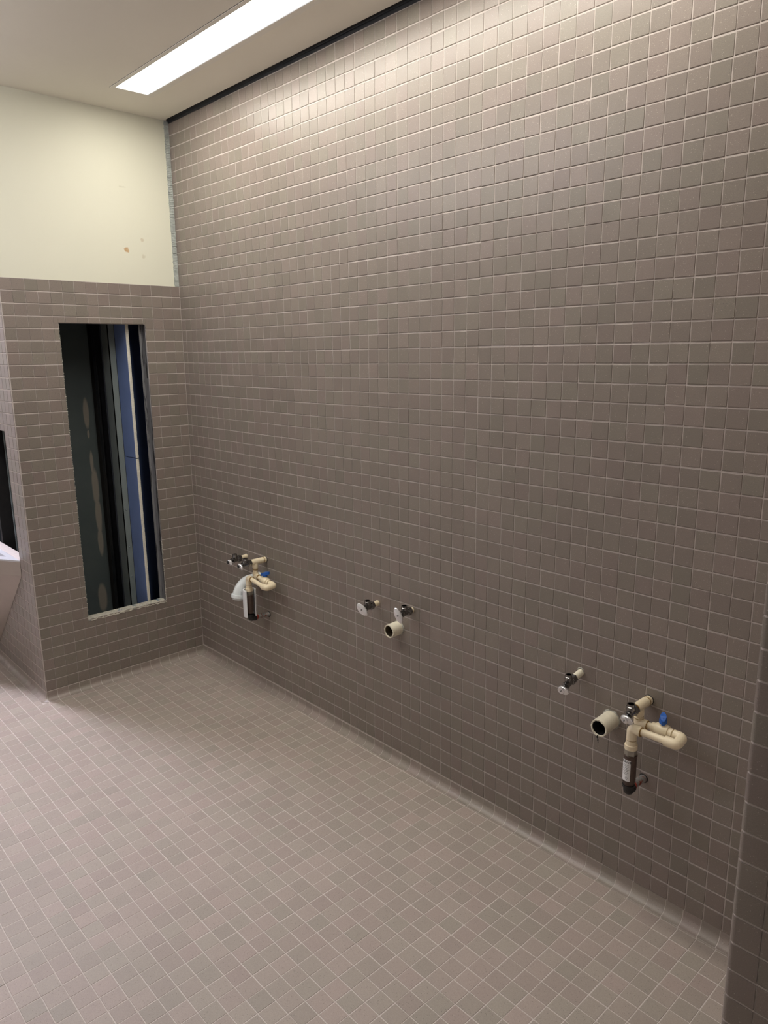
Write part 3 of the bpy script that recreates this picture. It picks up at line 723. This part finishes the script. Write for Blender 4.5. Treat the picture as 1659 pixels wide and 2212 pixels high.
def assembly(X, Z, yt, ya, yf, xe, zb_, ztop, hole2, valve_b, label, k, lever, fx=0.0, extra=None):
    """tee on the wall pipe, loop with ball valve, vertical arrestor, iron elbow back to the wall"""
    t = empty('supply_pipe_assembly', T(X, 0, Z), label, 'pipe', None)
    f, p = 0.262, 0.185
    # wall pipe, coupling and tee
    tee = (X, yt, Z)
    seg_part('wall_pipe', M_CPVC, t, ((X, .4, Z), (X, -.30, Z), f * .98))
    seg_part('glue_ring', M_GLUE, t, ((X, -.28, Z), (X, -.34, Z), f * 1.03), ((X, yt - .42, Z), (X, yt - .46, Z), f * .9))
    bm = bmesh.new(); ring(bm, (X, -.33, Z), (X, yt - .42, Z), f); ring(bm, (X, yt, Z), (X + fx * .4, yt, Z - .5), f * .98)
    o = obj('tee', bm, M_CPVC, t); shade(o)
    bx = X + fx
    bm = bmesh.new()
    sweep(bm, [T(X + fx * .4, yt, Z - .45), T(bx, ya, Z - .62), T(bx, ya, ztop + .2)], [p * 1.1 * P] * 3)
    o = obj('riser', bm, M_CPVC, t); shade(o)
    seg_part('glue_ring', M_GLUE, t, ((bx, ya, Z - .66), (bx, ya, Z - .70), f))
    # corner elbow into the loop
    bm = bmesh.new(); sweep(bm, bend(T(bx, ya, ztop + .32), T(bx, ya, ztop), T(bx + .5, ya, ztop - .01), .16 * P), [f * P] * 10)
    bmesh.ops.create_uvsphere(bm, u_segments=16, v_segments=10, radius=f * .98 * P, matrix=Matrix.Translation(T(bx, ya, ztop)))
    o = obj('elbow', bm, M_CPVC, t); shade(o)
    zr = lambda x: ztop + (zb_ - ztop) * (x - bx) / (xe - bx)
    A_ = lambda x: (x, ya, zr(x))
    seg_part('loop_pipe', M_CPVC, t, (A_(bx + .45), A_(xe - .4), p))
    seg_part('glue_ring', M_GLUE, t, (A_(bx + .49), A_(bx + .53), f * .93), (A_(bx + 2.0 * k), A_(bx + 2.04 * k), f * .9))
    # ball valve
    x0 = bx + (xe - bx) * .55
    bm = bmesh.new(); sweep(bm, [T(*A_(x0 + d)) for d in (-.56, -.36, -.34, -.22, .0, .22, .34, .36, .56)], [r * P for r in (.27, .27, .33, .36, .39, .36, .33, .27, .27)], 24)
    c = A_(x0); sweep(bm, [T(c[0], c[1], c[2] + h) for h in (.2, .44)], [.2 * P, .17 * P], 16)
    o = obj('ball_valve', bm, M_CPVC, t); shade(o)
    bm = bmesh.new(); sweep(bm, [T(c[0], c[1], c[2] + h) for h in (.40, .44, .70, .76)], [r * P for r in (.17, .20, .18, .12)], 12)
    d = Vector((math.cos(lever), math.sin(lever), 0)); n_ = Vector((-d.y, d.x, 0)); C = T(c[0], c[1], c[2] + .66); L = (.25 if lever > 1 else .44) * P; W = .125 * P
    rows = []
    for s_, wd_, h in ((-1, .5, -.04), (-.75, 1.0, .0), (-.3, 1.4, .04), (.0, 1.6, .06), (.3, 1.4, .06), (.75, 1.0, .06), (1, .5, .08)):
        cc = C + d * (s_ * L) + Vector((0, 0, (h + .08 * s_) * P))
        rows.append([bm.verts.new(cc + n_ * (a * W * wd_) + Vector((0, 0, b * .11 * P))) for a, b in ((-1, -1.3), (1, -1.3), (.8, .9), (-.8, .9))])
    for a, b in zip(rows, rows[1:]):
        for i in range(4): bm.faces.new((a[i], a[(i + 1) % 4], b[(i + 1) % 4], b[i]))
    bm.faces.new(rows[0][::-1]); bm.faces.new(rows[-1])
    obj('lever_handle', bm, M_BLUE, t)
    # two elbows at the far end turn the loop back
    E1 = T(*A_(xe)); E2 = T(xe + .1 * k, yf, zb_ - .02)
    for a, c_, b in ((T(*A_(xe - .46)), E1, E1.lerp(E2, .5)), (E1.lerp(E2, .5), E2, T(xe - .5, yf, zb_ - .02 + .0))):
        bm = bmesh.new(); pts = bend(a, c_, b, .22 * P); sweep(bm, pts, [f * 1.02 * P] * len(pts)); o = obj('elbow', bm, M_CPVC, t); shade(o)
    zf_ = ztop + .0
    seg_part('return_pipe', M_CPVC, t, ((bx + .4 + .1 * k, yf, zf_), (xe - .44, yf, zb_ - .02), p))
    vx = bx + .1 * k
    bm = bmesh.new(); pts = bend(T(vx + .5, yf, zf_ - .01), T(vx, yf, zf_), T(vx, yf, zf_ - .62), .2 * P); sweep(bm, pts, [f * 1.02 * P] * len(pts)); o = obj('elbow', bm, M_CPVC, t); shade(o)
    seg_part('glue_ring', M_GLUE, t, ((vx, yf, zf_ - .62), (vx, yf, zf_ - .67), f * .95), ((vx + .50, yf, zf_ - .01), (vx + .54, yf, zf_ - .01), f * .97))
    bm = bmesh.new(); sweep(bm, [T(vx, yf, zf_ - h) for h in (.66, .90, .92, 1.16, 1.18)], [r * P for r in (.27, .27, .335, .335, .30)], 24)
    o = obj('adapter', bm, M_CPVC, t); shade(o)
    hexnut('hex_nut', M_NICKEL, t, (vx, yf, zf_ - 1.16), (vx, yf, zf_ - 1.50), .33)
    bm = bmesh.new(); sweep(bm, [T(vx, yf, zf_ - h) for h in (1.48, 1.50, 1.56, 1.58, 3.05, 3.10)], [r * P for r in (.27, .36, .36, .34, .34, .30)], 28)
    ring(bm, (vx, yf, zf_ - 3.05), (vx, yf, zf_ - 3.22), .27)
    o = obj('arrestor_body', bm, M_BRONZE, t); shade(o)
    # iron elbow and nipple to the wall
    hx, hz = hole2; ez = hz + .10
    bm = bmesh.new(); pts = bend(T(vx, yf, ez + .38), T(vx, yf, ez), T(hx, yf + .42, ez), .2 * P); sweep(bm, pts, [.27 * P] * len(pts))
    ring(bm, (vx, yf, ez + .28), (vx, yf, ez + .40), .32); ring(bm, (hx, yf + .36, ez), (hx, yf + .48, ez), .31)
    o = obj('iron_elbow', bm, M_IRON, t); shade(o)
    seg_part('nipple', M_GALV, t, ((hx, yf + .4, ez), (hx, .4, hz - .02), .21))
    bm = bmesh.new()
    sweep(bm, [T(hx, yf + h, ez) for h in (.47, .55, .66, .74)], [r * P for r in (.26, .28, .25, .215)], 16)
    for v in bm.verts: v.co += Vector([random.uniform(-1, 1) * .018 * P for _ in range(3)])
    obj('sealant', bm, M_RED, t)
    escutcheon(t, hx, hz, .24, mat=M_IRON); escutcheon(t, X, Z, f, mat=M_IRON)
    stop_valve_parts(t, (X, yt - .44, Z), valve_b, (.36, .25), math.radians(-8 if lever > 1 else -30), dark_knob=lever < 1, k=1.0)
    return t, (vx, yf, zf_)
tR, cR = assembly(49.02, -24.70, -1.02, -1.0, -1.86, 51.42, -25.60, -25.64, (49.02, -29.38), (48.93, -2.30, -25.02), 'cream pipe loop with blue lever and labelled dark body, right end of the wall', 1.0, math.radians(117))
tL, cL = assembly(12.55, -24.20, -1.15, -1.15, -1.96, 15.35, -25.75, -25.5, (12.67, -29.33), (12.6, -2.75, -24.25), 'cream pipe loop with blue lever above the white insulation sleeve, left end of the wall', 1.0, math.radians(20))

# printed label on the right body
def wrap(verts, c, r, a0):
    out = []
    for u, v in verts:
        a = a0 + u / r; out.append(T(c[0], c[1], c[2] + v) + Vector((math.cos(a) * r * P, math.sin(a) * r * P, 0)))
    return out
A0 = math.radians(-90)             # towards the viewer, a little left
def curved_plate(u0, u1, v0, v1, r, mat, name, c, n=12):
    bm = bmesh.new(); rows = []
    for i in range(n + 1):
        u = u0 + (u1 - u0) * i / n; rows.append([bm.verts.new(p) for p in wrap([(u, v0), (u, v1)], c, r, A0)])
    for a, b in zip(rows, rows[1:]): bm.faces.new((a[0], b[0], b[1], a[1]))
    return bm
label = obj('label_plate', curved_plate(-.30, .21, -2.92, -1.70, .347, M_LABEL, 'label', cR), M_LABEL, tR)
def text_mesh(body, size, cx, cz, bold=0.0):
    cu = bpy.data.curves.new('text', 'FONT'); cu.body = body; cu.size = size; cu.align_x = 'CENTER'; cu.offset = bold; cu.resolution_u = 2
    o = bpy.data.objects.new('text', cu); COL.objects.link(o)
    dg = bpy.context.evaluated_depsgraph_get(); me = bpy.data.meshes.new_from_object(o.evaluated_get(dg))
    vs_ = [(v.co.x + cx, v.co.y + cz) for v in me.vertices]; fs = [tuple(p.vertices) for p in me.polygons]
    bpy.data.objects.remove(o); bpy.data.curves.remove(cu); bpy.data.meshes.remove(me)
    return vs_, fs
def print_text(body, size, cx, cz, name, bold=0.0, parent=label):
    vs_, fs = text_mesh(body, size, cx, cz, bold)
    me = bpy.data.meshes.new(name); me.from_pydata([tuple(p) for p in wrap(vs_, cR, .3495, A0)], [], fs); me.materials.append(M_INK)
    o = bpy.data.objects.new(name, me); link(o, parent); o.matrix_parent_inverse = inv_world(parent)
print_text('WATTS', .165, -.045, -1.87, 'lettering', 0.008)
bm = bmesh.new()
for k, (a, b) in enumerate(((-.17, .12), (-.22, .14), (-.22, .10), (-.22, .15), (-.22, .09), (-.18, .12), (-.2, .08))):
    z = -1.98 - k * .09; u = a
    while u < b:
        w_ = random.uniform(.02, .06); bb_ = curved_plate(u, min(u + w_, b), z - .012, z + .012, .3492, M_INK, '', cR, 3)
        me = bpy.data.meshes.new('x'); bb_.to_mesh(me); bb_.free(); bm.from_mesh(me); bpy.data.meshes.remove(me); u += w_ + .015
obj('small_print', bm, M_INK, label, kind='stuff')
bm = bmesh.new(); n = 24; rows = []
for r_ in (.055, .068): rows.append([bm.verts.new(wrap([(.02 + r_ * math.cos(2 * math.pi * i / n), -2.74 + r_ * math.sin(2 * math.pi * i / n))], cR, .3492, A0)[0]) for i in range(n)])
for i in range(n): bm.faces.new((rows[0][i], rows[0][(i + 1) % n], rows[1][(i + 1) % n], rows[1][i]))
obj('approval_mark', bm, M_INK, label)
lb = obj('label_plate', (lambda c: curved_plate(-.02, .10, -2.7, -1.75, .347, M_LABEL, 'l', c))(cL), M_LABEL, tL)

# split insulation sleeve around the left body
def sleeve():
    t = empty('insulation_sleeve', T(cL[0], cL[1], cL[2] - 3), 'white split insulation sleeve around the dark body of the left pipe assembly', 'insulation')
    a_mid = math.atan2(-33, 53) + .38; bm = bmesh.new(); n = 26; half = math.radians(48); rows = []
    for i in range(n + 1):
        a = a_mid + half + (2 * math.pi - 2 * half) * i / n; e = min(i, n - i)
        ro, ri = .58, .45
        if e == 0: ro, ri = .55, .48
        d = Vector((math.cos(a), math.sin(a), 0)); c0, c1 = T(cL[0], cL[1], cL[2] - 1.05), T(cL[0], cL[1], cL[2] - 3.48)
        rows.append([bm.verts.new(p) for p in (c0 + d * ri * P, c0 + d * (ri + .05) * P + Vector((0, 0, .04 * P)), c0 + d * (ro - .04) * P + Vector((0, 0, .04 * P)), c0 + d * ro * P, c1 + d * ro * P, c1 + d * ri * P)])
    for a, b in zip(rows, rows[1:]):
        for k in range(6): bm.faces.new((a[k], a[(k + 1) % 6], b[(k + 1) % 6], b[k]))
    bm.faces.new(rows[0]); bm.faces.new(rows[-1][::-1])
    o = obj('sleeve_shell', bm, M_FOAM, t); shade(o)
sleeve()

# white trap elbow beside the left assembly
def trap():
    X, Z = 11.45, -26.15
    t = empty('drain_elbow', T(X, 0, Z), 'white plastic drain elbow with a collar, curving down beside the left pipe assembly', 'drain')
    bm = bmesh.new(); pts = [T(X, .4, Z), T(X, -1.0, Z)]; R = 1.4
    for k in range(1, 12):
        a = math.radians(82) * k / 11; pts.append(T(X, -1.0 - R * math.sin(a), Z - R + R * math.cos(a)))
    sweep(bm, pts, [.50 * P] * len(pts), 28); o = obj('elbow_pipe', bm, M_PVC, t); shade(o)
    e = pts[-1]; d = (pts[-1] - pts[-2]).normalized()
    bm = bmesh.new(); sweep(bm, [e - d * .18 * P, e - d * .16 * P, e + d * .10 * P, e + d * .14 * P], [r * P for r in (.52, .62, .62, .56)], 28); o = obj('collar', bm, M_PVC, t); shade(o)
    bm = bmesh.new(); sweep(bm, [e + d * .10 * P, e + d * .30 * P, e + d * .30 * P, e + d * .05 * P], [r * P for r in (.46, .44, .36, .36)], 24, caps=False); o = obj('threaded_end', bm, M_PVC, t); shade(o)
    for k in (4, 8):
        q = pts[k + 1]; n_ = Vector((1, -.3, 0.1)).normalized(); bm = bmesh.new(); sweep(bm, [q + n_ * .46 * P, q + n_ * .55 * P], [.09 * P, .07 * P], 12); obj('moulded_boss', bm, M_PVC, t)
    escutcheon(t, X, Z, .5)
trap()
